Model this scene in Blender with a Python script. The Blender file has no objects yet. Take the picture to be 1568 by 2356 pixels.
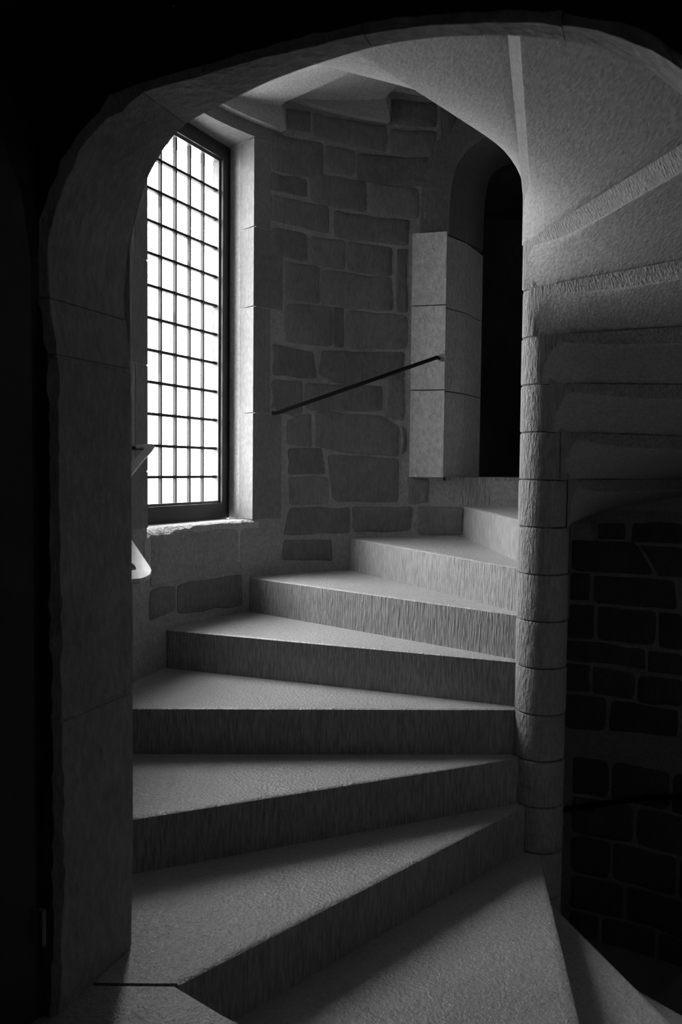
import bpy, bmesh, math, random
from mathutils import Vector, Matrix
random.seed(7)
S = bpy.context.scene
COL = S.collection
PI = math.pi

# ------------------------------------------------------------------ camera
F_PX, PITCH, ROLL = 1982.4, 0.0504, 0.01015          # 1568 x 2356 frame
cd = bpy.data.cameras.new('camera'); cam = bpy.data.objects.new('camera', cd); COL.objects.link(cam)
cd.sensor_fit = 'VERTICAL'; cd.sensor_height = 36.0; cd.lens = F_PX / 2356 * 36.0
cd.clip_start = 0.05; cd.clip_end = 200
_fw = Vector((0, math.cos(PITCH), -math.sin(PITCH))); _up = Vector((0, math.sin(PITCH), math.cos(PITCH))); _rt = Vector((1, 0, 0))
_R = _rt * math.cos(ROLL) + _up * math.sin(ROLL); _U = _up * math.cos(ROLL) - _rt * math.sin(ROLL)
cam.matrix_world = Matrix(((_R.x, _U.x, -_fw.x, 0), (_R.y, _U.y, -_fw.y, 0), (_R.z, _U.z, -_fw.z, 0), (0, 0, 0, 1)))
cd.dof.use_dof = True; cd.dof.focus_distance = 3.8; cd.dof.aperture_fstop = 5.6
S.camera = cam

# ------------------------------------------------------------------ light: an even overcast sky through the one window
W = bpy.data.worlds.new('overcast_sky'); S.world = W; W.use_nodes = True
wn = W.node_tree.nodes; wl = W.node_tree.links
_tc = wn.new('ShaderNodeTexCoord'); _sp = wn.new('ShaderNodeSeparateXYZ'); wl.new(_tc.outputs['Generated'], _sp.inputs[0])
_rp = wn.new('ShaderNodeValToRGB'); _rp.color_ramp.interpolation = 'LINEAR'      # overcast: pale ground, brighter towards the zenith
_mr = wn.new('ShaderNodeMapRange'); _mr.inputs['From Min'].default_value = -1; wl.new(_sp.outputs['Z'], _mr.inputs['Value']); wl.new(_mr.outputs[0], _rp.inputs[0])
_e = _rp.color_ramp.elements; _e[0].position = 0.0; _e[0].color = (.22, .22, .22, 1); _e[1].position = 1.0; _e[1].color = (1, 1, 1, 1)
for _p, _v in ((.47, .34), (.52, .52), (.65, .70), (.80, .90)):
    _n = _e.new(_p); _n.color = (_v, _v, _v, 1)
wl.new(_rp.outputs[0], wn['Background'].inputs[0]); wn['Background'].inputs[1].default_value = 34.0
S.view_settings.view_transform = 'Standard'; S.view_settings.look = 'None'
S.view_settings.gamma = 1.0; S.view_settings.use_curve_mapping = False
S.view_settings.exposure = 0.20
S.cycles.use_denoising = True
S.cycles.max_bounces = 12; S.cycles.diffuse_bounces = 6; S.cycles.transparent_max_bounces = 12
S.cycles.sample_clamp_indirect = 6.0

# ------------------------------------------------------------------ shared geometry of the stair well
CX, CY = 0.7439, 3.1544            # newel axis
R = 1.62                           # inner radius of the tower
RHO = 0.0924                       # newel radius
RISE = 0.17
ZA = -0.2036
WN = Vector((-0.902, 0.432, 0)).normalized()      # outward normal of the window
WE = Vector((0.432, 0.902, 0)).normalized()
DN = Vector((0.3402, 0.9404, 0)).normalized()     # axis of the near doorway, towards the newel
DS = Vector((DN.y, -DN.x, 0))
C0 = Vector((CX, CY, 0))
rad = math.radians

def ray(x, y):
    dx, dy = x - 784.0, y - 1178.0
    c, s = math.cos(ROLL), math.sin(ROLL)
    u, v = dx * c + dy * s, -dx * s + dy * c
    c, s = math.cos(PITCH), math.sin(PITCH)
    up = -v / F_PX
    return Vector((u / F_PX, c + up * s, -s + up * c))

def on_wall(x, y, rr=R, far=True):
    """where a line of sight measured in the photograph meets the round wall: angle (deg) and height"""
    d = ray(x, y)
    a = d.x ** 2 + d.y ** 2; b = -2 * (d.x * CX + d.y * CY); q = CX * CX + CY * CY - rr * rr
    t = (-b + (1 if far else -1) * math.sqrt(max(0, b * b - 4 * a * q))) / 2 / a
    p = d * t
    return math.degrees(math.atan2(p.y - CY, p.x - CX)), p.z

def cyl(th, r, z):
    return Vector((CX + r * math.cos(rad(th)), CY + r * math.sin(rad(th)), z))

def win_pt(t, d, z):
    p = C0 + WE * t + WN * d; p.z = z; return p

def door_pt(s, d, z):           # d = distance from the newel towards the camera
    p = C0 + DS * s - DN * d; p.z = z; return p

# ------------------------------------------------------------------ materials
def nodes_of(name):
    m = bpy.data.materials.new(name); m.use_nodes = True
    nt = m.node_tree; b = nt.nodes['Principled BSDF']
    return m, nt, b

def stone(name, base, var=0.25, rough=0.75, stretch=(1, 1, 1), fine=70, bump=0.5, dist=0.004, coarse=9, cbump=0.35, cdist=0.01, spec=0.3, speck=0.0, rnd=0.0, tint=0.14):
    m, nt, b = nodes_of(name)
    N = nt.nodes.new; L = nt.links.new
    tc = N('ShaderNodeTexCoord'); mp = N('ShaderNodeMapping'); mp.inputs['Scale'].default_value = stretch
    L(tc.outputs['Object'], mp.inputs[0])
    n1 = N('ShaderNodeTexNoise'); n1.inputs['Scale'].default_value = fine; n1.inputs['Detail'].default_value = 3; n1.inputs['Roughness'].default_value = 0.6
    L(mp.outputs[0], n1.inputs[0])
    n2 = N('ShaderNodeTexNoise'); n2.inputs['Scale'].default_value = coarse; n2.inputs['Detail'].default_value = 5; n2.inputs['Roughness'].default_value = 0.65
    L(tc.outputs['Object'], n2.inputs[0])
    n3 = N('ShaderNodeTexNoise'); n3.inputs['Scale'].default_value = 2.3; n3.inputs['Detail'].default_value = 4
    L(tc.outputs['Object'], n3.inputs[0])
    # colour: large stains, small mottling
    mix = N('ShaderNodeMath'); mix.operation = 'MULTIPLY_ADD'; mix.inputs[1].default_value = 0.6; L(n3.outputs[0], mix.inputs[0])
    m2 = N('ShaderNodeMath'); m2.operation = 'MULTIPLY'; m2.inputs[1].default_value = 0.4; L(n2.outputs[0], m2.inputs[0])
    L(m2.outputs[0], mix.inputs[2])
    ramp = N('ShaderNodeMapRange'); ramp.inputs['From Min'].default_value = 0.3; ramp.inputs['From Max'].default_value = 0.7
    ramp.inputs['To Min'].default_value = base * (1 - var); ramp.inputs['To Max'].default_value = base * (1 + var)
    L(mix.outputs[0], ramp.inputs['Value'])
    out = ramp.outputs[0]
    fm = N('ShaderNodeMapRange'); fm.inputs['From Min'].default_value = 0.35; fm.inputs['From Max'].default_value = 0.65
    fm.inputs['To Min'].default_value = 1 - tint; fm.inputs['To Max'].default_value = 1 + tint; L(n1.outputs[0], fm.inputs['Value'])  # fine noise tints tool grooves: grime, plus painted groove shade where bump is weak
    fx = N('ShaderNodeMath'); fx.operation = 'MULTIPLY'; L(out, fx.inputs[0]); L(fm.outputs[0], fx.inputs[1]); out = fx.outputs[0]
    if rnd:
        oi = N('ShaderNodeObjectInfo'); rr = N('ShaderNodeMapRange'); rr.inputs['To Min'].default_value = 1 - rnd; rr.inputs['To Max'].default_value = 1 + rnd
        L(oi.outputs['Random'], rr.inputs['Value'])
        mm = N('ShaderNodeMath'); mm.operation = 'MULTIPLY'; L(out, mm.inputs[0]); L(rr.outputs[0], mm.inputs[1]); out = mm.outputs[0]
    if speck:
        v = N('ShaderNodeTexVoronoi'); v.inputs['Scale'].default_value = 55; L(mp.outputs[0], v.inputs[0])
        rs = N('ShaderNodeMapRange'); rs.inputs['From Min'].default_value = 0.05; rs.inputs['From Max'].default_value = 0.22
        rs.inputs['To Min'].default_value = 1 - speck; rs.inputs['To Max'].default_value = 1.0; L(v.outputs['Distance'], rs.inputs['Value'])
        mm = N('ShaderNodeMath'); mm.operation = 'MULTIPLY'; L(out, mm.inputs[0]); L(rs.outputs[0], mm.inputs[1]); out = mm.outputs[0]
    comb = N('ShaderNodeCombineColor')
    for i in range(3): L(out, comb.inputs[i])
    L(comb.outputs[0], b.inputs['Base Color'])
    b1 = N('ShaderNodeBump'); b1.inputs['Strength'].default_value = cbump; b1.inputs['Distance'].default_value = cdist; L(n2.outputs[0], b1.inputs['Height'])
    b2 = N('ShaderNodeBump'); b2.inputs['Strength'].default_value = bump; b2.inputs['Distance'].default_value = dist; L(n1.outputs[0], b2.inputs['Height'])
    L(b1.outputs[0], b2.inputs['Normal']); L(b2.outputs[0], b.inputs['Normal'])
    b.inputs['Roughness'].default_value = rough; b.inputs['Specular IOR Level'].default_value = spec
    return m

M = {}
M['step'] = stone('tooled_step_stone', 0.26, 0.16, 0.7, (1, 1, 0.14), 125, 1.0, 0.008, 14, 0.35, 0.008, 0.4, speck=0.25, tint=.26)
M['tread'] = stone('worn_tread_stone', 0.36, 0.10, 0.34, (1, 1, 1), 95, 0.9, 0.006, 38, 0.6, 0.007, 0.6, speck=0.4)
M['soffit'] = stone('dressed_soffit_stone', 0.36, 0.12, 0.8, (1.0, 0.35, 1.0), 110, 0.8, 0.004, 22, 0.25, 0.006, 0.2)
M['newel'] = stone('tooled_newel_stone', 0.27, 0.12, 0.75, (1, 1, 0.30), 105, 1.0, 0.013, 20, 0.4, 0.008, 0.3)
M['block'] = stone('sandstone_block', 0.165, 0.22, 0.85, (1, 1, 0.4), 60, 0.5, 0.004, 12, 0.5, 0.012, 0.2, rnd=0.18)
M['mortar'] = stone('lime_mortar', 0.29, 0.18, 0.9, (1, 1, 1), 60, 0.7, 0.005, 18, 0.8, 0.012, 0.1)
M['quoin'] = stone('pale_quoin_stone', 0.18, 0.15, 0.8, (1, 1, 0.6), 60, 0.5, 0.004, 10, 0.4, 0.01, 0.2, rnd=0.06)
M['rough'] = stone('rough_picked_quoin_stone', 0.46, 0.15, 0.85, (1, 1, 0.7), 45, 1.0, 0.010, 18, 0.7, 0.014, 0.2)
M['dquoin'] = stone('dark_quoin_stone', 0.15, 0.15, 0.85, (1, 1, 0.6), 60, 0.5, 0.004, 10, 0.4, 0.01, 0.2)
M['arch'] = stone('grey_doorway_stone', 0.30, 0.25, 0.8, (1, 1, 0.5), 50, 0.6, 0.006, 9, 0.6, 0.012, 0.2)
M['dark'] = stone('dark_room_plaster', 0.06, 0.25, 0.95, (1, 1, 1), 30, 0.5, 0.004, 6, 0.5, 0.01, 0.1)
M['dkblock'] = stone('dark_wall_block', 0.10, 0.25, 0.9, (1, 1, 0.4), 60, 0.5, 0.004, 12, 0.5, 0.012, 0.2, rnd=0.2)  # wall block stone in a darker base tone, for the right wall
M['sill'] = stone('broken_sill_stone', 0.42, 0.12, 0.8, (1, 1, 1), 40, 0.9, 0.01, 22, 1.0, 0.02, 0.2)

def simple(name, col, rough, metal=0.0, bump=0.0):
    m, nt, b = nodes_of(name)
    n = nt.nodes.new('ShaderNodeTexNoise'); n.inputs['Scale'].default_value = 35
    tc = nt.nodes.new('ShaderNodeTexCoord'); nt.links.new(tc.outputs['Object'], n.inputs[0])
    mr = nt.nodes.new('ShaderNodeMapRange'); mr.inputs['To Min'].default_value = col * 0.75; mr.inputs['To Max'].default_value = col * 1.25
    nt.links.new(n.outputs[0], mr.inputs['Value'])
    cc = nt.nodes.new('ShaderNodeCombineColor')
    for i in range(3): nt.links.new(mr.outputs[0], cc.inputs[i])
    nt.links.new(cc.outputs[0], b.inputs['Base Color'])
    b.inputs['Roughness'].default_value = rough; b.inputs['Metallic'].default_value = metal
    if bump:
        bp = nt.nodes.new('ShaderNodeBump'); bp.inputs['Strength'].default_value = bump; bp.inputs['Distance'].default_value = 0.003
        nt.links.new(n.outputs[0], bp.inputs['Height']); nt.links.new(bp.outputs[0], b.inputs['Normal'])
    return m
M['frame'] = simple('dark_painted_window_timber', 0.018, 0.5)
M['bead'] = simple('grey_glazing_bead', 0.12, 0.4)
M['lead'] = simple('glazing_lead', 0.02, 0.6, 0.3)
M['iron'] = simple('black_iron', 0.015, 0.35, 0.6)
M['rail'] = simple('pale_handrail_end', 0.62, 0.35, 0.0, 0.2)
M['wood'] = simple('dark_oak_plank', 0.02, 0.7, 0.0, 0.4)

def glass_mat():
    m = bpy.data.materials.new('old_window_glass'); m.use_nodes = True; nt = m.node_tree; nt.nodes.clear()
    N = nt.nodes.new; L = nt.links.new
    o = N('ShaderNodeOutputMaterial'); tr = N('ShaderNodeBsdfTransparent'); gl = N('ShaderNodeBsdfGlossy'); mx = N('ShaderNodeMixShader')
    gl.inputs['Roughness'].default_value = 0.05; mx.inputs[0].default_value = 0.06
    oi = N('ShaderNodeObjectInfo'); pw = N('ShaderNodeMath'); pw.operation = 'POWER'; pw.inputs[1].default_value = 7.0; L(oi.outputs['Random'], pw.inputs[0])
    tc = N('ShaderNodeTexCoord'); n = N('ShaderNodeTexNoise'); n.inputs['Scale'].default_value = 14; n.inputs['Detail'].default_value = 4; L(tc.outputs['Object'], n.inputs[0])
    mr = N('ShaderNodeMapRange'); mr.inputs['From Min'].default_value = 0.45; mr.inputs['From Max'].default_value = 0.6; L(n.outputs[0], mr.inputs['Value'])
    mu = N('ShaderNodeMath'); mu.operation = 'MULTIPLY'; L(pw.outputs[0], mu.inputs[0]); L(mr.outputs[0], mu.inputs[1])
    inv = N('ShaderNodeMapRange'); inv.inputs['To Min'].default_value = 0.97; inv.inputs['To Max'].default_value = 0.62; L(mu.outputs[0], inv.inputs['Value'])
    cc = N('ShaderNodeCombineColor')
    for i in range(3): L(inv.outputs[0], cc.inputs[i])
    L(cc.outputs[0], tr.inputs[0]); L(tr.outputs[0], mx.inputs[1]); L(gl.outputs[0], mx.inputs[2]); L(mx.outputs[0], o.inputs[0])
    return m
M['glass'] = glass_mat()

# ------------------------------------------------------------------ object helpers
def empty(name, loc, **props):
    o = bpy.data.objects.new(name, None); COL.objects.link(o); o.location = loc; o.empty_display_size = 0.1
    for k, v in props.items(): o[k] = v
    return o

def link_mesh(name, me, parent=None, **props):
    o = bpy.data.objects.new(name, me); COL.objects.link(o)
    if parent is not None:
        o.parent = parent; o.matrix_parent_inverse = Matrix.Translation(-wloc(parent))
    for k, v in props.items(): o[k] = v
    return o

def wloc(o):
    # every parent here is either an empty with a plain location or a mesh at the origin under one
    return Vector(o.location) if o.type == 'EMPTY' else Vector((0, 0, 0))

def mesh(name, verts, faces, mats, parent=None, smooth=False, mi=None, **props):
    me = bpy.data.meshes.new(name); me.from_pydata([tuple(v) for v in verts], [], faces)
    for m in (mats if isinstance(mats, (list, tuple)) else [mats]): me.materials.append(m)
    bm = bmesh.new(); bm.from_mesh(me); bmesh.ops.recalc_face_normals(bm, faces=bm.faces); bm.to_mesh(me); bm.free()
    if mi is not None:
        for p, i in zip(me.polygons, mi): p.material_index = i
    if smooth:
        me.polygons.foreach_set('use_smooth', [True] * len(me.polygons))
        if smooth != 'all':
            me.set_sharp_from_angle(angle=rad(40))
    return link_mesh(name, me, parent, **props)

def prism(name, plan, z0, z1, mat, parent=None, bev=0.004, jit=0.0, **props):
    """vertical prism over a plan polygon, edges slightly worn round"""
    n = len(plan); v = [Vector((p[0], p[1], z0)) for p in plan] + [Vector((p[0], p[1], z1)) for p in plan]
    bm = bmesh.new(); bv = [bm.verts.new(p) for p in v]
    bm.faces.new(bv[:n][::-1]); bm.faces.new(bv[n:])
    for i in range(n): bm.faces.new((bv[i], bv[(i + 1) % n], bv[n + (i + 1) % n], bv[n + i]))
    if bev:
        eds = [e for e in bm.edges if e.calc_face_angle(0) > rad(25)]
        bmesh.ops.bevel(bm, geom=eds, offset=bev, segments=1, affect='EDGES', clamp_overlap=True)
    bmesh.ops.recalc_face_normals(bm, faces=bm.faces)
    me = bpy.data.meshes.new(name); bm.to_mesh(me); bm.free(); me.materials.append(mat)
    return link_mesh(name, me, parent, **props)

def box(name, a, b, mat, parent=None, bev=0.0, **props):
    return prism(name, [(a[0], a[1]), (b[0], a[1]), (b[0], b[1]), (a[0], b[1])], a[2], b[2], mat, parent, bev, **props)

def patch(name, t0, t1, zlo, zhi, mat, thick=0.2, parent=None, step=2.0, rr=R, **props):
    """a piece of the round wall; zlo / zhi are numbers or functions of the angle"""
    n = max(2, int(abs(t1 - t0) / step)); V = []; Fc = []
    for i in range(n + 1):
        th = t0 + (t1 - t0) * i / n
        a = zlo(th) if callable(zlo) else zlo; b = zhi(th) if callable(zhi) else zhi
        V += [cyl(th, rr, a), cyl(th, rr, b), cyl(th, rr + thick, b), cyl(th, rr + thick, a)]
    for i in range(n):
        o = i * 4
        for k in range(4): Fc.append((o + k, o + (k + 1) % 4, o + 4 + (k + 1) % 4, o + 4 + k))
    Fc.append((0, 1, 2, 3)); Fc.append((4 * n, 4 * n + 1, 4 * n + 2, 4 * n + 3))
    return mesh(name, V, Fc, mat, parent, smooth=True, **props)

def wall_stone(poly, mat, parent, name='stone', proud=0.006, n=4, rnd=0.16, seed=0):
    """one laid stone: outline poly of (angle deg, z) on the wall, corners knocked round, face slightly pillowed"""
    rg = random.Random(seed)
    P = [Vector((rad(a) * R, z)) for a, z in poly]
    cen = sum(P, Vector((0, 0))) / len(P)
    size = min((P[i] - P[(i + 1) % len(P)]).length for i in range(len(P)))
    cr = min(0.035, size * rnd)
    out = []
    m = len(P)
    for i in range(m):
        a, b, c = P[i - 1], P[i], P[(i + 1) % m]
        d1 = (a - b).normalized(); d2 = (c - b).normalized()
        cc = cr * rg.uniform(0.5, 1.3)
        out.append(b + d1 * cc); out.append(b + (d1 + d2) * cc * 0.25); out.append(b + d2 * cc)
        L = (c - b).length - 2 * cr
        k = max(0, int(L / 0.09))
        for j in range(1, k + 1):
            q = b + d2 * (cr + L * j / (k + 1)); out.append(q + Vector((rg.gauss(0, 1), rg.gauss(0, 1))) * 0.0036)
    V = []; Fc = []; q = len(out)
    px, py = rg.uniform(-.004, .004), rg.uniform(-.004, .004)
    def put(p, r): V.append(cyl(math.degrees(p.x / R), r, p.y))
    rings = ((0.0, 0.012), (0.0, -proud * 0.4), (0.007, -proud), (0.5, -proud))
    for inset, dr in rings:
        for p in out:
            d = cen - p
            w = p + (d * inset if inset == 0.5 else (d.normalized() * inset if inset else Vector((0, 0))))
            tilt = ((p - cen).x * px + (p - cen).y * py) * 3
            put(w, R + dr + tilt * 0.3 + (rg.gauss(0, 0.0009) if inset else 0))
    V.append(cyl(math.degrees(cen.x / R), R - proud - 0.001, cen.y))
    for k in range(3):
        for i in range(q): Fc.append((k * q + i, k * q + (i + 1) % q, (k + 1) * q + (i + 1) % q, (k + 1) * q + i))
    for i in range(q): Fc.append((3 * q + i, 3 * q + (i + 1) % q, 4 * q))
    return mesh(name, V, Fc, mat, parent, smooth=True)

def traced(pts, mat, parent, seed, grow=0.8):
    cx = sum(p[0] for p in pts) / len(pts); cy = sum(p[1] for p in pts) / len(pts)
    pts = [(x + grow * (1 if x > cx else -1), y + grow * (1 if y > cy else -1)) for x, y in pts]
    return wall_stone([on_wall(*p) for p in pts], mat, parent, seed=seed)

# ------------------------------------------------------------------ near doorway profile (s across, z up), left foot to right foot
ARCH = [(-.850, -1.30), (-.838, -1.18), (-.829, -.96), (-.828, -.737), (-.830, -.556), (-.832, -.30), (-.833, .078), (-.834, .232), (-.842, .262), (-.848, .31), (-.858, .36),
        (-.860, .424), (-.855, .506), (-.829, .57), (-.790, .641), (-.764, .675), (-.714, .714), (-.669, .741), (-.621, .758), (-.575, .764), (-.529, .768), (-.479, .772), (-.387, .784), (-.302, .790), (-.224, .795), (-.150, .799), (-.080, .798), (-.02, .794), (.036, .788),
        (.107, .779), (.160, .770), (.206, .758), (.25, .745), (.294, .728), (.353, .695), (.402, .654), (.435, .60), (.455, .52), (.465, .42), (.468, .25), (.468, -.3), (.468, -.8), (.468, -1.2236)]
FRONT = 1.69                                    # plane of the doorway's room-side face, measured from the newel
def arch_z(s):
    if s <= -.855 or s >= .468: return -1.2236
    top = [p for p in ARCH[12:39]]
    for a, b in zip(top, top[1:]):
        if a[0] <= s <= b[0]:
            return a[1] + (b[1] - a[1]) * (s - a[0]) / (b[0] - a[0] + 1e-9)
    return .4

# ================================================================== SETTING
ZT, ZB = 2.66, -2.95
# ---- back wall of the well (between window and far doorway), with its stones
wall_back = empty('wall_back', cyl(116, R, -0.9), kind='structure', label='curved wall of coursed sandstone blocks between window and far doorway')
patch('mortar_bed', 96.4, 136.4, ZB, ZT, M['mortar'], parent=wall_back)
# ---- far doorway: arris curve on the wall, used for its stones and the hole in the wall
DXC, DHW = 1.08, 0.508
DARC = [(.572, -.04), (.572, 1.279), (.573, 1.40), (.577, 1.49), (.587, 1.57), (.604, 1.635), (.628, 1.68), (.655, 1.72), (.688, 1.752), (.76, 1.80), (.857, 1.833), (.97, 1.852), (1.08, 1.86)]
DARC = DARC + [(2 * DXC - x, z) for x, z in DARC[::-1][1:]]
def far_door_z(th):
    p = cyl(th, R, 0); x = p.x
    for a, b in zip(DARC[1:-1], DARC[2:]):
        if a[0] <= x <= b[0] and b[0] > a[0]: return a[1] + (b[1] - a[1]) * (x - a[0]) / (b[0] - a[0])
    return 1.31
TH_D2 = math.degrees(math.atan2(math.sqrt(R * R - (2 * DXC - .572 - CX) ** 2), 2 * DXC - .572 - CX))
patch('masonry_over_door', TH_D2, 96.4, lambda t: far_door_z(t) + 0.004, ZT, M['mortar'], parent=wall_back, step=0.8)
patch('masonry_under_door', TH_D2, 96.4, ZB, -0.06, M['mortar'], parent=wall_back)
patch('masonry_over_window', 136.4, 164.0, 1.62, ZT, M['mortar'], parent=wall_back)
patch('masonry_under_window', 136.4, 164.0, ZB, -0.30, M['mortar'], parent=wall_back)
wall_left = empty('wall_left', cyl(190, R, -1.1), kind='structure', label='curved stone wall left of the window behind the doorway jamb')
patch('mortar_bed', 163.9, 218.4, ZB, ZT, M['mortar'], parent=wall_left)
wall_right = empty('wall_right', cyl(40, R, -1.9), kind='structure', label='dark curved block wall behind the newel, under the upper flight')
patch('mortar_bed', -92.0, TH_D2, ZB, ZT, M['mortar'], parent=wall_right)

def z3(pts): return [(580 + x / 2.3758, 180 + y / 2.3758) for x, y in pts]
def z4(pts): return [(580 + x / 2.3758, 740 + y / 2.3758) for x, y in pts]
def zr(pts): return [(1280 + x / 4.712, 1200 + y / 4.712) for x, y in pts]
BACK = [
 z3([(640, 105), (1005, 135), (1003, 268), (640, 232)]), z3([(755, 280), (1003, 292), (1003, 432), (752, 412)]), z3([(335, 190), (735, 262), (726, 400), (335, 312)]),
 z3([(120, 150), (315, 185), (312, 298), (125, 268)]), z3([(110, 298), (385, 355), (385, 545), (112, 498)]), z3([(398, 362), (560, 400), (555, 535), (395, 500)]),
 z3([(575, 410), (1000, 440), (1000, 598), (572, 558)]), z3([(105, 515), (295, 555), (297, 650), (105, 608)]), z3([(320, 512), (622, 570), (622, 735), (322, 665)]),
 z3([(648, 570), (912, 605), (905, 768), (645, 740)]), z3([(105, 632), (415, 700), (415, 848), (105, 772)]), z3([(448, 722), (860, 778), (850, 915), (448, 865)]),
 z3([(108, 812), (298, 852), (298, 1005), (108, 965)]), z3([(310, 862), (505, 890), (503, 1045), (308, 1010)]), z3([(518, 892), (765, 928), (760, 1080), (518, 1045)]),
 z3([(178, 1000), (365, 1030), (368, 1232), (182, 1195)]), z3([(378, 1045), (755, 1090), (770, 1272), (378, 1228)]), z3([(790, 935), (845, 935), (845, 1282), (790, 1272)]),
 [(657, 700), (763, 706), (763, 797), (657, 786)], [(768, 707), (789, 710), (789, 799), (769, 797)], [(798, 714), (937, 727), (937, 803), (798, 800)],
 z4([(112, 122), (330, 168), (352, 310), (112, 290)]), z4([(385, 160), (830, 168), (830, 305), (460, 335), (365, 285)]), z4([(106, 315), (270, 325), (270, 525), (110, 495)]),
 z4([(292, 335), (708, 355), (705, 487), (295, 478)]), z4([(738, 308), (828, 315), (826, 540), (722, 520)]), z4([(190, 545), (320, 500), (322, 680), (190, 668)]),
 z4([(345, 490), (700, 515), (800, 575), (800, 735), (545, 720), (345, 680)]), z4([(195, 695), (375, 695), (398, 832), (195, 836)]), z4([(412, 728), (800, 750), (796, 985), (440, 985)]),
 z4([(200, 852), (412, 852), (418, 995), (205, 1000)]), z4([(848, 850), (965, 865), (958, 985), (848, 998)]), z4([(205, 1020), (530, 1018), (530, 1155), (172, 1165)]),
 z4([(548, 1015), (878, 1012), (860, 1140), (550, 1150)]), z4([(900, 1012), (1150, 1018), (1145, 1165), (905, 1160)]), z4([(175, 1195), (430, 1195), (435, 1305), (160, 1300)]),
 z4([(818, 570), (838, 600), (838, 700), (818, 730)]),
]
for i, p in enumerate(BACK): traced(p, M['block'], wall_back, 10 + i)
# dressed stones under the window and down to the steps
LOW = [[(346, 1232), (548, 1216), (548, 1312), (346, 1350)], [(552, 1216), (634, 1212), (634, 1304), (552, 1311)],
       [(345, 1360), (402, 1350), (402, 1402), (345, 1428)], [(408, 1348), (556, 1322), (556, 1392), (408, 1412)]]
for i, p in enumerate(LOW): traced(p, M['dquoin'] if i > 1 else M['mortar'], wall_back, 60 + i)
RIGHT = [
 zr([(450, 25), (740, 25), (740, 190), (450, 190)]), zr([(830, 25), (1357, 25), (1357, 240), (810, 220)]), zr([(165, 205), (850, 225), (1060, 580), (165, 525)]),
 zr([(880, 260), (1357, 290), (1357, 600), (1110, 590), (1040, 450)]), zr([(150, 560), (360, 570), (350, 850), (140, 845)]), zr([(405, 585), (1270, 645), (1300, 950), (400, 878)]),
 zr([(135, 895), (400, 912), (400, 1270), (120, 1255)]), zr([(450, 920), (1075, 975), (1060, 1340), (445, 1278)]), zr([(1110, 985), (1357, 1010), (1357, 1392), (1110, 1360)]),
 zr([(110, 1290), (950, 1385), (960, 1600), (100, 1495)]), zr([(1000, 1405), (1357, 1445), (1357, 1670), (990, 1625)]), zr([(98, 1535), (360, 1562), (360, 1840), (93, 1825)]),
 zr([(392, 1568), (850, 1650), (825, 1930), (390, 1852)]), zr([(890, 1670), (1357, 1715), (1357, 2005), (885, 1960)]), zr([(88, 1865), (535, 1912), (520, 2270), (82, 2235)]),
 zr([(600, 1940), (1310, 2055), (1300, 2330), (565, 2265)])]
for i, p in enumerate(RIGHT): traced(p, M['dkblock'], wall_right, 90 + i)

def courses(t0, t1, z0, z1, mat, parent, seed, hh=(.17, .24), ww=(.24, .46), skip=None):
    rg = random.Random(seed); z = z0
    while z < z1 - 0.08:
        h = min(rg.uniform(*hh), z1 - z); a = t0 - rg.uniform(0, 8)
        while a < t1:
            w = math.degrees(rg.uniform(*ww) / R); b = min(a + w, t1); a0 = max(a, t0)
            if b - a0 > 4 and not (skip and skip(a0, b, z, z + h)):
                g = 0.35
                wall_stone([(b - g, z + h - .008), (a0 + g, z + h - .008), (a0 + g, z + .008), (b - g, z + .008)], mat, parent, seed=rg.randrange(10 ** 6))
            a += w
        z += h
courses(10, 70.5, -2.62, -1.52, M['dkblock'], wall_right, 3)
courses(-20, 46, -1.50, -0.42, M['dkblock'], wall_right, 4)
courses(168.2, 216, -1.05, 1.5, M['block'], wall_left, 5, hh=(.24, .38), ww=(.35, .6))

# ---- wall above and below the near doorway (inner skin only; its stones follow)
def z_near(th):
    p = cyl(th, R, 0) - C0; s = p.dot(DS); return arch_z(s) + 0.006
wall_front = empty('wall_front', door_pt(-.19, 1.7, -1.22), kind='structure', label='dark near wall with the arched doorway the stair is seen through')
patch('masonry_over_doorway', 218.4, 268.0, z_near, ZT, M['mortar'], thick=0.05, parent=wall_front, step=0.8, rr=R + 0.004)
patch('masonry_under_doorway', 218.4, 268.0, ZB, -1.25, M['mortar'], thick=0.2, parent=wall_front)

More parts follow.
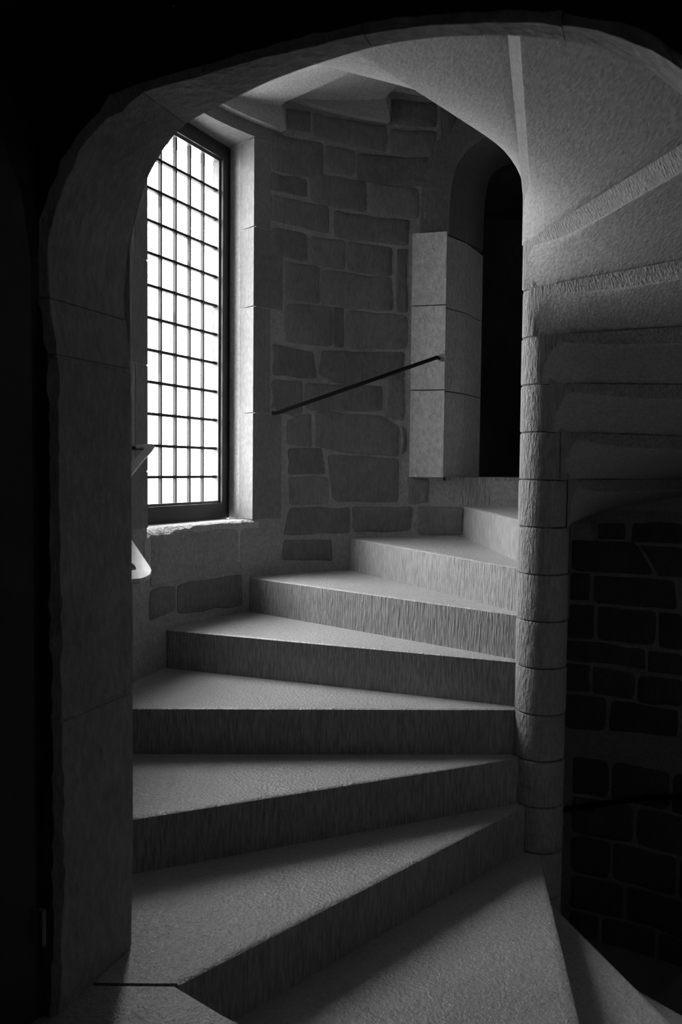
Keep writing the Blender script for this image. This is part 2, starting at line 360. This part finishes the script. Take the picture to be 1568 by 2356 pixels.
def ring_stone(i0, i1, mat, wid=0.30, gap=0.001, seed=0, name='stone', joint=None, rec=0.0):
    """one jamb stone or voussoir between two points of the doorway curve, from the round inner face to the flat front"""
    rg = random.Random(seed)
    pts = [Vector(p) for p in ARCH]
    cum = [0.0]
    for a, b in zip(pts, pts[1:]): cum.append(cum[-1] + (b - a).length)
    def at(u):
        u = min(max(u, 0), cum[-1] - 1e-6)
        for k in range(len(cum) - 1):
            if cum[k] <= u <= cum[k + 1]:
                f = (u - cum[k]) / (cum[k + 1] - cum[k]); p = pts[k].lerp(pts[k + 1], f)
                d0 = pts[k + 1] - pts[max(0, k - 1)]; d1 = pts[min(len(pts) - 1, k + 2)] - pts[k]
                d = d0.normalized().lerp(d1.normalized(), f).normalized()
                return p, Vector((-d.y, d.x))
    u0, u1 = cum[i0] + gap, cum[i1] - gap
    if joint: u0, u1 = cum[i0] - joint, cum[i0] + joint
    elif i0 in BIGJ: u0 += .006
    if not joint and i1 in BIGJ: u1 -= .006
    n = max(3, int((u1 - u0) / 0.03)); V = []; Fc = []; K = 7
    for j in range(n + 1):
        p, nn = at(u0 + (u1 - u0) * j / n)
        w = lambda k: p + nn * (k + rec)
        def P(q, d): return door_pt(q.x, d, q.y)
        dc = math.sqrt(max(0.05, R * R - min(abs(p.x), 1.3) ** 2))
        c1 = 0.012
        # worn arris on the room side: chipped edge
        ch = 0.012 + abs(rg.gauss(0, 0.006)) if i1 <= 18 else 0.012 + abs(rg.gauss(0, .003))
        o = w(wid)
        do = math.sqrt(max(0.05, R * R - min(abs(o.x), 1.5) ** 2))
        e0, e1, e2 = w(c1), w(0.0), w(0.0)
        V += [P(o, do), P(e0, dc), P(e1, dc + c1), P(w(0), (dc + FRONT) / 2), P(e2, FRONT - ch), P(w(ch * 0.9), FRONT), P(o, FRONT)]
    for j in range(n):
        a = j * K
        for k in range(K): Fc.append((a + k, a + (k + 1) % K, a + K + (k + 1) % K, a + K + k))
    Fc.append(tuple(range(K))); Fc.append(tuple(n * K + k for k in range(K)))
    return mesh(name, V, Fc, mat, wall_front, smooth=True)
BIGJ = (4, 7)
cuts = [0, 4, 7, 10, 18, 25, 31, 36, 39, 41, 42]
for q, (a, b) in enumerate(zip(cuts, cuts[1:])): ring_stone(a, b, M['arch'], seed=200 + q)
for q in BIGJ: ring_stone(q, q + 1, M['mortar'], seed=q, name='mortar_joint', joint=.0065, rec=.002)

# ---- embrasure of the near doorway and the room the camera stands in
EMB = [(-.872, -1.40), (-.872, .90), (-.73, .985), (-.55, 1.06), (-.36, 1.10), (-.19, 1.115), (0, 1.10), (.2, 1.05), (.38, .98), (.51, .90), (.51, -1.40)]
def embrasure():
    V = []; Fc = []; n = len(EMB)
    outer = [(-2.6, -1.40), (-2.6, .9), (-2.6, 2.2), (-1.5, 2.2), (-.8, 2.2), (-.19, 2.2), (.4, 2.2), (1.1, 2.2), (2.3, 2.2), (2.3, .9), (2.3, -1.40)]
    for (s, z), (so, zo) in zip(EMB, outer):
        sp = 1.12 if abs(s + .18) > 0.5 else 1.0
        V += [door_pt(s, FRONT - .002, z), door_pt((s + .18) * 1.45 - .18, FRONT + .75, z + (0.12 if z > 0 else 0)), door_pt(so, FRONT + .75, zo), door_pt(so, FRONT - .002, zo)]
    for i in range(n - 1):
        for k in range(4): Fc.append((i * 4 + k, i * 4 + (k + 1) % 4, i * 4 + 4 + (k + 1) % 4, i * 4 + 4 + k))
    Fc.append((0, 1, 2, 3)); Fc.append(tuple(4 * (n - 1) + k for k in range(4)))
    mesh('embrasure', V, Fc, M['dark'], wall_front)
embrasure()
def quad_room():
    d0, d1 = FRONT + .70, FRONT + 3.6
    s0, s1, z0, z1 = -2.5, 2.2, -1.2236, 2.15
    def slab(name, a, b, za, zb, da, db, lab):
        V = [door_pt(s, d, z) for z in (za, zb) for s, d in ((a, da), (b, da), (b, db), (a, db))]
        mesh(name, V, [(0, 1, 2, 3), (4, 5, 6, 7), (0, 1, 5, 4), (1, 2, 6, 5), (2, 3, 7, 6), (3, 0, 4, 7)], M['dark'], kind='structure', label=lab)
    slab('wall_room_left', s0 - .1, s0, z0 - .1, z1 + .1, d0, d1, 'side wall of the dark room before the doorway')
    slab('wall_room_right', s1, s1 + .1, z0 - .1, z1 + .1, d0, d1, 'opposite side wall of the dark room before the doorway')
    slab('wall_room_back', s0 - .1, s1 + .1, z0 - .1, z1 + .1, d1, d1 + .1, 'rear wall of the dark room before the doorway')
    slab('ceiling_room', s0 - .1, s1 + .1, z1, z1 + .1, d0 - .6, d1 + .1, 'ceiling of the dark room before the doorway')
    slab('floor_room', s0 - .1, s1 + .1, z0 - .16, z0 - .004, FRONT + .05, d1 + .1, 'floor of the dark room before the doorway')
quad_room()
prism('floor', [tuple(cyl(a, R + .15, 0)[:2]) for a in range(0, 360, 10)], ZB - .1, ZB, M['dark'], bev=0, kind='structure', label='bottom of the stair well')
prism('ceiling', [tuple(cyl(a, R + .15, 0)[:2]) for a in range(0, 360, 10)], ZT, ZT + .1, M['mortar'], bev=0, kind='structure', label='top of the stair well')

# threshold slab of the near doorway, flush with the tread beside it
ts = [(-.575, 1.978), (-.380, 1.978)]
for a in (-131.5, -128, -124, -118, -112, -106, -100, -95):
    p = cyl(a, R + 0.004, 0); ts.append((p.x, p.y))
q = door_pt(.55, 1.95, 0); ts.append((q.x, q.y)); q = door_pt(-.86, 1.95, 0); ts.append((q.x, q.y)); q = door_pt(-.86, 1.40, 0); ts.append((q.x, q.y))
inner = [door_pt(-1.15, 1.36, 0), door_pt(-.87, 1.36, 0), door_pt(-.8701, 1.50, 0)] + [Vector((x, y, 0)) for x, y in ts[0:-3]]
V_, F_ = [], []
for p in inner:
    sp = (p - C0).dot(DS)
    for z in (-1.2246, -1.36):
        e = 0.005 if z > -1.3 else 0
        V_.append((p.x, p.y, z - e)); w = p - DN * .005; V_.append((w.x, w.y, z))
        w = door_pt(sp, 1.95, z); V_.append(tuple(w))
for i in range(len(inner) - 1):
    a = i * 6; b = a + 6
    F_ += [(a, b, b + 1, a + 1), (a + 1, b + 1, b + 2, a + 2), (a + 2, b + 2, b + 5, a + 5), (a + 5, b + 5, b + 3, a + 3), (a + 3, b + 3, b, a)]
mesh('threshold_slab', V_, F_, M['tread'], wall_front, smooth=True)

# ================================================================== STAIRCASE
TH = {14: 68 - 360, 13: 45 - 360 + 0, 12: 22 - 360, 11: -1 - 360 + 0, 10: -24 - 360 + 360, 9: -53, 8: -75.1, 7: -97.0, 6: -133.6, 5: -155.3, 4: -178.4, 3: -201.6, 2: -222.5, 1: -244.5, 0: -267.8, -1: -289.4, -2: -312, -3: -335,
      -4: -361, -5: -387, -6: -410, -7: -438.5, -8: -463.5, -9: -488, -10: -512, -11: -537, -12: -561.5, -13: -585.5, -14: -607.8, -15: -628, -16: -649.4}
TH[10] = -29; TH[11] = -5; TH[12] = 20; TH[13] = 44; TH[14] = 68
stair = empty('spiral_staircase', (CX, CY, ZB), label='grey stone spiral staircase winding up round a tooled central newel', category='staircase', kind='thing')
OV = 0.099
def step_block(k):
    t0, t1 = TH[k], TH.get(k - 1, TH[k] - 22); zt = ZA * 1.0 - RISE * k
    ts_, bs_ = zt, zt - RISE
    LIP = R - 0.045
    rs = [RHO - .01, RHO, RHO + .006, RHO + .012, RHO + .02, RHO + .03, RHO + .04, RHO + .055, RHO + .07, RHO + .11, RHO + .155, RHO + .2, RHO + .25, RHO + .3, .45, .55, .65, .85, 1.05, 1.25, 1.42, LIP - .03, LIP - .012, LIP - .002, LIP, R - .01, R + .045]
    nv = 22; rg = random.Random(k * 7 + 3)
    dth = rad(t0 - t1)
    def r_in(r, v): return r - RHO * v * max(0.0, 1 - (r - RHO) / .8)      # back edge springs tangent from the newel
    def pos(r, v):
        th = rad(t0) - dth * v
        r = r_in(r, v)
        return Vector((CX + r * math.cos(th) + OV * v * math.sin(th), CY + r * math.sin(th) - OV * v * math.cos(th)))
    def zbot(r, v):
        if r >= LIP: return bs_
        s = r_in(r, v) * dth * v + OV * v; smax = r_in(r, 1) * dth + OV
        lin = bs_ if s < OV or smax < OV + .004 else bs_ + (RISE - 0.052) * (s - OV) / (smax - OV)
        q = (r - RHO) / 0.07
        if q < 1:
            q = max(q, 0); f = (1 - q) ** 2; lin = lin - (lin - bs_) * f
        # back edge rounded, widely near the newel
        g = max(0.0, 1 - (r - RHO) / 0.45)
        rr_ = min(0.003 + 0.03 * g * g, smax * .6, (zt - lin) * .9, .004 + (lin - bs_) * .9)
        x = rr_ - (smax - s)
        if x > 0: lin += rr_ - math.sqrt(max(0, rr_ * rr_ - x * x))
        q2 = (LIP - r) / 0.03
        if q2 < 1: lin = lin - 0.012 * (1 - q2) ** 2
        return lin
    V = []; idx = {}
    def add(key, p, z):
        idx[key] = len(V); V.append((p.x, p.y, z))
    vs = [0, .004] + [i / nv for i in range(1, nv)] + [.968, .98, .99, .997, 1.0]
    for i, r in enumerate(rs):
        for j, v in enumerate(vs):
            p = pos(r, v)
            if k == 6 and i == len(rs) - 1:
                d_ = Vector((CX, CY)); q_ = (p - d_).normalized()
                if q_.y < 0: p = d_ + q_ * min(1.78, max(R + .0, (1.984 - CY) / q_.y))
            if j == 0:
                add(('t', i, j), p, zt - .004)                       # worn nosing
            else:
                add(('t', i, j), p, zt)
            if j > 1 and r < LIP: p = p + v ** 1.5 * Vector((-math.sin(rad(t1)), math.cos(rad(t1)))) * min(.030, .12 * max(0, r - RHO))
            add(('b', i, j), p, zbot(r, v))
    # nosing: move second row to 5 mm behind the edge and chip it a little
    for i, r in enumerate(rs):
        d = 0.005 + abs(rg.gauss(0, 0.0012)); th = rad(t0)
        a = Vector(V[idx[('t', i, 0)]]); V[idx[('t', i, 1)]] = (a.x + d * math.sin(th), a.y - d * math.cos(th), zt)
        b = Vector(V[idx[('b', i, 0)]]); V[idx[('b', i, 1)]] = (b.x + d * math.sin(th), b.y - d * math.cos(th), bs_)
    Fc = []; mi = []
    NI, NJ = len(rs), len(vs)
    for i in range(NI - 1):
        for j in range(NJ - 1):
            Fc.append((idx['t', i, j], idx['t', i + 1, j], idx['t', i + 1, j + 1], idx['t', i, j + 1])); mi.append(1)
            Fc.append((idx['b', i, j], idx['b', i, j + 1], idx['b', i + 1, j + 1], idx['b', i + 1, j])); mi.append(2)
        Fc.append((idx['t', i, 0], idx['b', i, 0], idx['b', i + 1, 0], idx['t', i + 1, 0])); mi.append(0)
        Fc.append((idx['t', i, NJ - 1], idx['t', i + 1, NJ - 1], idx['b', i + 1, NJ - 1], idx['b', i, NJ - 1])); mi.append(0)
    for j in range(NJ - 1):
        for i in (0, NI - 1): Fc.append((idx['t', i, j], idx['t', i, j + 1], idx['b', i, j + 1], idx['b', i, j])); mi.append(0)
    o = mesh('step', V, Fc, [M['step'], M['tread'], M['soffit']], stair, smooth=True, mi=mi)
    # the drum of the newel cut on the same stone
    n = 40; DV = []; DF = []
    prof = [(RHO - .006, bs_ + .0005), (RHO - .001, bs_ + .004), (RHO, bs_ + .012), (RHO, zt - .012), (RHO - .001, zt - .004), (RHO - .006, zt - .0005)]
    jx, jy = rg.gauss(0, .0012), rg.gauss(0, .0012)
    ztr = prof
    for r, z in ztr:
        for a in range(n):
            t = 2 * PI * a / n; DV.append((CX + jx + r * math.cos(t), CY + jy + r * math.sin(t), z))
    for q in range(len(prof) - 1):
        for a in range(n): DF.append((q * n + a, q * n + (a + 1) % n, (q + 1) * n + (a + 1) % n, (q + 1) * n + a))
    DF.append(tuple(range(n))); DF.append(tuple((len(prof) - 1) * n + a for a in range(n)))
    mesh('newel_drum', DV, DF, M['newel'], o, smooth=True)
for k in range(14, -17, -1): step_block(k)

# ================================================================== WINDOW
win = empty('window_1', win_pt(.12, 1.757, -.26), kind='structure', label='tall bright leaded window of small clear panes in a dark frame')
GT1, CW, ZW0, HR, NCOL, NROW = .474, .1105, 1.510, .1416, 7, 12
GT0 = GT1 - CW * NCOL; ZG0 = -.168
def wbox(name, t0, t1, d0, d1, z0, z1, mat, parent, bev=0.0, **kw):
    P = [win_pt(t0, d0, 0), win_pt(t1, d0, 0), win_pt(t1, d1, 0), win_pt(t0, d1, 0)]
    return prism(name, [(p.x, p.y) for p in P], z0, z1, mat, parent, bev, **kw)
def frame_ring(name, a, b, c, d, w, d0, d1, mat):
    # rectangle t a..b, z c..d, member width w
    V = []; Fc = []
    for dd in (d0, d1):
        for (t, z) in ((a, c), (b, c), (b, d), (a, d), (a + w, c + w), (b - w, c + w), (b - w, d - w), (a + w, d - w)): V.append(win_pt(t, dd, z))
    for i in range(4):
        j = (i + 1) % 4
        Fc += [(i, j, 4 + j, 4 + i), (8 + i, 8 + j, 12 + j, 12 + i), (i, j, 8 + j, 8 + i), (4 + i, 4 + j, 12 + j, 12 + i)]
    return mesh(name, V, Fc, mat, win)
frame_ring('outer_frame', GT0 - .10, GT1 + .112, ZG0 - .092, 1.60, .055, 1.735, 1.80, M['frame'])
frame_ring('casement', GT0 - .045, GT1 + .052, ZG0 - .052, ZW0 + .052, .040, 1.722, 1.78, M['frame'])
frame_ring('glazing_bead', GT0 - .012, GT1 + .012, ZG0 - .012, ZW0 + .012, .0125, 1.738, 1.768, M['bead'])
for j in range(1, NCOL):
    t = GT1 - CW * j; wbox('vertical_bar', t - .0052, t + .0052, 1.750, 1.766, ZG0 - .004, ZW0 + .004, M['lead'], win)
for i in range(1, NROW):
    z = ZW0 - HR * i; wbox('horizontal_bar', GT0 - .002, GT1 + .002, 1.748, 1.768, z - .0064, z + .0064, M['lead'], win)
for j in range(NCOL):
    for i in range(NROW):
        t1 = GT1 - CW * j - .0003; t0 = GT1 - CW * (j + 1) + .0003
        z1 = ZW0 - HR * i - .0003; z0 = max(ZG0, ZW0 - HR * (i + 1)) + .0003
        V = [win_pt(t0, 1.758, z0), win_pt(t1, 1.758, z0), win_pt(t1, 1.758, z1), win_pt(t0, 1.758, z1), win_pt(t0, 1.761, z0), win_pt(t1, 1.761, z0), win_pt(t1, 1.761, z1), win_pt(t0, 1.761, z1)]
        mesh('pane', V, [(0, 1, 2, 3), (4, 5, 6, 7), (0, 1, 5, 4), (1, 2, 6, 5), (2, 3, 7, 6), (3, 0, 4, 7)], M['glass'], win)
def arc_plan(th_a, th_b, tail, rr=R - .002):
    n = 5; P = [cyl(th_a + (th_b - th_a) * i / n, rr, 0) for i in range(n + 1)]
    return [(p.x, p.y) for p in P] + [(p.x, p.y) for p in tail]
zz = [1.60, 1.175, .79, .27, -.259]
cornR = win_pt(.487, 1.546, 0); thR = math.degrees(math.atan2(cornR.y - CY, cornR.x - CX))
for i in range(4):
    tq = 133.1 if i in (0, 2) else 130.4
    tail = [cyl(tq, 1.80, 0), win_pt(.60, 1.80, 0), win_pt(.60, 1.757, 0), win_pt(.580, 1.745, 0)]
    prism('jamb_stone', arc_plan(thR, tq, tail), zz[i + 1] + .003, zz[i] - .003, M['quoin'], win, bev=.004)
zl = [1.60, 1.25, .85, .42, -.02, -.259]
for i in range(5):
    tq = 167.5 if i % 2 else 169.5
    tail = [cyl(tq, 1.80, 0), win_pt(-.55, 2.0, 0), win_pt(-.36, 2.0, 0), win_pt(-.36, 1.80, 0), win_pt(-.33, 1.745, 0)]  # outward run is added, unseen, to keep grazing sky light off the right reveal
    prism('jamb_stone', arc_plan(163.7, tq, tail), zl[i + 1] + .003, zl[i] - .003, M['quoin'], win, bev=.004)
P = [cyl(a, R - .002, 0) for a in (130.4, 134, 138, 142, 146, 150, 154, 158, 162, 166, 170)] + [cyl(170, 1.80, 0), win_pt(-.50, 2.0, 0), win_pt(.75, 2.0, 0), cyl(130.4, 1.80, 0)]  # unseen outward depth added to cut light from high in the sky
prism('lintel_stone', [(p.x, p.y) for p in P], 1.603, 1.78, M['quoin'], win, bev=.005)
def sill():
    # top runs level to the frame; front edge broken away, worst at its left end
    rg = random.Random(5); n = 26; V = []; Fc = []
    for i in range(n + 1):
        th = 135.5 + (164.8 - 135.5) * i / n
        u = i / n; brk = (0.006 + 0.040 * max(0, (u - .45) / .55) ** 1.2) * rg.uniform(.6, 1.35)
        a = cyl(th, R - .003, 0)
        back = C0 + WE * ((a - C0).dot(WE)) + WN * 1.80
        V += [(a.x, a.y, -.46), (a.x, a.y, -.259 - brk * 1.0 - .004), None, None, (back.x, back.y, -.259), (back.x, back.y, -.46)]
        m = cyl(th, R + brk * .5 + .003, 0); V[-4] = (m.x, m.y, -.259 - brk * rg.uniform(.3, .5)); m = cyl(th, R + brk * 1.1 + .006, 0); V[-3] = (m.x, m.y, -.259)
    K = 6
    for i in range(n):
        for k in range(K): Fc.append((i * K + k, i * K + (k + 1) % K, (i + 1) * K + (k + 1) % K, (i + 1) * K + k))
    Fc.append(tuple(range(K))); Fc.append(tuple(n * K + k for k in range(K)))
    mesh('window_sill', V, Fc, M['sill'], win, smooth=True)
    # plain stone face below the broken edge
sill()
pl = bpy.data.lights.new('window_portal', 'AREA'); pl.shape = 'RECTANGLE'; pl.size = .95; pl.size_y = 1.8; pl.cycles.is_portal = True
po = bpy.data.objects.new('window_portal', pl); COL.objects.link(po); po.location = win_pt(.10, 1.81, .67)
po.rotation_euler = (WN * -1).to_track_quat('-Z', 'Z').to_euler()

# ================================================================== FAR DOORWAY
d2 = empty('door_2', (DXC, 4.9, -.04), kind='structure', label='small dark arched doorway at the back, dressed with pale quoins on its left')
def cyl_y(x): return CY + math.sqrt(max(0.01, R * R - (x - CX) ** 2))
zq = [1.275, .884, .43, -.045]
for i in range(3):
    for side in (0, 1):
        pl_ = [(.372, 4.728), (.551, 4.676), (.566, 4.765), (.69, 4.92), (.829, 5.2), (.829, 5.45), (.372, 5.45)]
        if side: pl_ = [(2 * DXC - x, (y if y > 4.8 else cyl_y(2 * DXC - x) - .004)) for x, y in pl_][::-1]; pl_[-1] = (pl_[-1][0], pl_[-1][1]); 
        prism('quoin', pl_, zq[i + 1] + .003, zq[i] - .003, M['rough'], d2, bev=.005)
def door_vouss(a, b, seed):
    pts = [Vector(p) for p in DARC]; V = []; Fc = []; K = 6
    seq = []
    for i in range(a, b + 1): seq.append(i)
    n = len(seq)
    for i in seq:
        p = pts[i]; d = (pts[min(i + 1, len(pts) - 1)] - pts[max(i - 1, 0)]).normalized(); nn = Vector((-d.y, d.x))
        o = p + nn * .16
        kx = lambda f: DXC + (p.x - DXC) * f
        V += [(o.x, cyl_y(min(o.x, 2.2)) - .006, o.y), (p.x, cyl_y(p.x) - .006, p.y), (kx(.77), 4.92, p.y), (kx(.494), 5.2, p.y + .03), (kx(.494), 5.45, p.y + .03), (o.x, 5.45, o.y)]
    for i in range(n - 1):
        for k in range(K): Fc.append((i * K + k, i * K + (k + 1) % K, (i + 1) * K + (k + 1) % K, (i + 1) * K + k))
    Fc.append(tuple(range(K))); Fc.append(tuple((n - 1) * K + k for k in range(K)))
    mesh('arch_stone', V, Fc, M['dquoin'], d2, smooth=True)
L_ = len(DARC)
for a, b in ((1, 4), (4, 9), (9, 12), (12, L_ - 10), (L_ - 10, L_ - 5), (L_ - 5, L_ - 2)): door_vouss(a, b, a)
box('doorstep', (.574, 4.772, -.215), (1.62, 5.3, -.04), M['step'], d2, bev=.004)
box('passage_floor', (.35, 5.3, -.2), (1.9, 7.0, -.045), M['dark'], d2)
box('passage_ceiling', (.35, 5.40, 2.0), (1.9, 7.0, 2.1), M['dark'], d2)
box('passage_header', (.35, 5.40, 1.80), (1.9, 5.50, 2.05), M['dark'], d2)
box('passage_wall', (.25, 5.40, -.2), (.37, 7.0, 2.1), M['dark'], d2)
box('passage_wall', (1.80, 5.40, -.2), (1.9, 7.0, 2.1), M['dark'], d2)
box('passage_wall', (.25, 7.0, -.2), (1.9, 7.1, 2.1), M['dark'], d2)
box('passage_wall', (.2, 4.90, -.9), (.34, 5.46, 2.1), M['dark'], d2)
# plain quoin above the rough ones, left of the arch
wall_stone([on_wall(*p) for p in [(972, 438), (1020, 437), (1018, 530), (974, 532)]], M['block'], wall_back, seed=77)
wall_stone([on_wall(*p) for p in [(1012, 236), (1050, 262), (1030, 350), (1016, 432), (1010, 430)]], M['block'], wall_back, seed=78)

# ================================================================== THINGS
def tube(name, pts, w, h, mat, parent=None, closed=False, up=Vector((0, 0, 1)), **props):
    V = []; Fc = []; n = len(pts); K = 8
    for i, p in enumerate(pts):
        d = (pts[min(i + 1, n - 1)] - pts[max(i - 1, 0)]).normalized()
        sd = d.cross(up).normalized(); u = sd.cross(d)
        for k in range(K):
            a = 2 * PI * (k + .5) / K; V.append(p + sd * (w * .54 * math.cos(a)) + u * (h * .54 * math.sin(a)))
    for i in range(n - 1):
        for k in range(K): Fc.append((i * K + k, i * K + (k + 1) % K, (i + 1) * K + (k + 1) % K, (i + 1) * K + k))
    Fc.append(tuple(range(K))); Fc.append(tuple((n - 1) * K + k for k in range(K)))
    return mesh(name, V, Fc, mat, parent, smooth=True, **props)
def wp(x, y, r): # point on radius r along a line of sight
    t, z = on_wall(x, y, r); return cyl(t, r, z)

rail = empty('handrail', wp(820, 888, 1.5), label='thin dark metal handrail sloping up the back wall from window to door', category='handrail', group='handrails')
a = wp(640, 949, R - .05); b = wp(1006, 822, R - .125)
path = [wp(627, 950, R + .01), wp(629, 951, R - .02), wp(633, 951, R - .042), a]
for i in range(1, 13): path.append(a.lerp(b, i / 12))
path += [b + (cyl(97.6, R - .03, b.z) - b) * .5, cyl(97.6, R - .03, b.z)]
tube('bar', path, .016, .020, M['iron'], rail)
for q in (wp(627, 947, R), cyl(97.7, R - .078, b.z + .004)):
    n = 12; V = []; ax = (C0 - Vector((q.x, q.y, 0))).normalized(); sd = Vector((-ax.y, ax.x, 0))
    for dd in (-.012, .008):
        for k in range(n): V.append(q + ax * dd + sd * .022 * math.cos(2 * PI * k / n) + Vector((0, 0, .022 * math.sin(2 * PI * k / n))))
    mesh('wall_socket', V, [tuple(range(n)), tuple(range(n, 2 * n))] + [(k, (k + 1) % n, n + (k + 1) % n, n + k) for k in range(n)], M['mortar'], rail)

def plate(name, pts, depth0, tilt, th, mat, parent):
    """bent flat bar end: its outline laid in an inclined plane near the wall, with real thickness"""
    V = []; n = len(pts); nrm = Vector(tilt).normalized(); o = ray(*pts[0]) * depth0 / ray(*pts[0]).y
    for x, y in pts:
        d = ray(x, y); V.append(d * (o.dot(nrm) / d.dot(nrm)))
    V += [v - nrm * th for v in V]
    bm = bmesh.new(); bv = [bm.verts.new(v) for v in V]
    bm.faces.new(bv[:n]); bm.faces.new(bv[n:][::-1])
    for i in range(n): bm.faces.new((bv[i], bv[(i + 1) % n], bv[n + (i + 1) % n], bv[n + i]))
    bmesh.ops.bevel(bm, geom=[e for e in bm.edges if e.calc_face_angle(0) > rad(60)], offset=.002, segments=1, affect='EDGES', clamp_overlap=True)
    bmesh.ops.recalc_face_normals(bm, faces=bm.faces); bmesh.ops.triangulate(bm, faces=[f for f in bm.faces if len(f.verts) > 4])
    me = bpy.data.meshes.new(name); bm.to_mesh(me); bm.free(); me.materials.append(mat)
    return link_mesh(name, me, parent)
r1 = empty('handrail', wp(330, 1040, R - .1), label='pale bent handrail whose two hooked ends poke out from behind the left jamb', category='handrail', group='handrails')
plate('rail_end', [(312, 1024), (335, 1021), (350, 1021), (356, 1026), (350, 1035), (337, 1049), (322, 1067), (304, 1090), (296, 1100), (290, 1085), (300, 1066), (318, 1047), (333, 1032), (330, 1028), (313, 1027)], 3.30, (.25, -.75, .62), .012, M['rail'], r1)
tube('wall_hook', [wp(300, 1031, R + .02), wp(312, 1031, R - .02), wp(322, 1031, R - .06), wp(332, 1030, R - .09)], .012, .016, M['iron'], r1)
plate('rail_end', [(300, 1238), (311, 1254), (330, 1282), (344, 1303), (348, 1312), (345, 1321), (335, 1327), (322, 1331), (308, 1332), (290, 1333), (290, 1312), (306, 1312), (313, 1310), (312, 1305), (307, 1298), (292, 1290), (292, 1240)], 3.20, (.10, -.30, .95), .016, M['rail'], r1)
tube('wall_hook', [wp(296, 1338, R + .02), wp(305, 1337, R - .03), wp(318, 1336, R - .08)], .02, .02, M['iron'], r1)

tube('bar', [ray(296, 1084) * 3.31, ray(291, 1105) * 3.30, ray(286, 1140) * 3.28, ray(285, 1190) * 3.26, ray(288, 1230) * 3.24, ray(296, 1262) * 3.2], .022, .016, M['rail'], r1)
r3 = empty('handrail', wp(1430, 1845, R - .06), label='black handrail lost in the shadow of the lower right wall behind the newel', category='handrail', group='handrails')
pts = []
for i in range(13):
    x = 1250 + i * 28; y = 1872 - 38 * min(1, (i / 9)) ** .8
    pts.append(wp(x, y, R - .07))
tube('bar', pts, .02, .028, M['iron'], r3)
for i in (4, 10):
    q = pts[i]; th = math.degrees(math.atan2(q.y - CY, q.x - CX)); tube('bracket', [q, cyl(th, R - .04, q.z - .05), cyl(th, R + .01, q.z - .06)], .012, .012, M['iron'], r3)

# plank door folded back against the side of the near doorway
d1 = empty('door_1', (-.655, 1.80, -1.21), kind='structure', label='black plank door leaf with arched top, swung open on the left')
u = Vector((-.42, -.9, 0)).normalized(); nrm = Vector((u.y, -u.x, 0)); o = Vector((-.648, 1.815, 0))
nP = 8; wP = .15
def leaf_top(x): return max(.42, arch_z(-.857 + x) - .01) if x > .004 else .42
for i in range(nP):
    x0, x1 = i * wP + .002, (i + 1) * wP - .002; V = []; m = 6; Fc = []
    for j in range(m + 1):
        x = x0 + (x1 - x0) * j / m; z = leaf_top(x)
        for k, zz_ in ((0, -1.20), (0, z), (1, z), (1, -1.20)):
            p = o + u * x - nrm * (.04 * k) * (-1); V.append((p.x, p.y, zz_))
    for j in range(m):
        for k in range(4): Fc.append((j * 4 + k, j * 4 + (k + 1) % 4, j * 4 + 4 + (k + 1) % 4, j * 4 + 4 + k))
    Fc.append((0, 1, 2, 3)); Fc.append((m * 4, m * 4 + 1, m * 4 + 2, m * 4 + 3))
    mesh('plank', V, Fc, M['wood'], d1)
hz = Vector((-.632, 1.80, -1.03))
tube('hinge_pin', [hz, hz + Vector((0, 0, .08))], .014, .014, M['bead'], d1, up=Vector((0, 1, 0)))
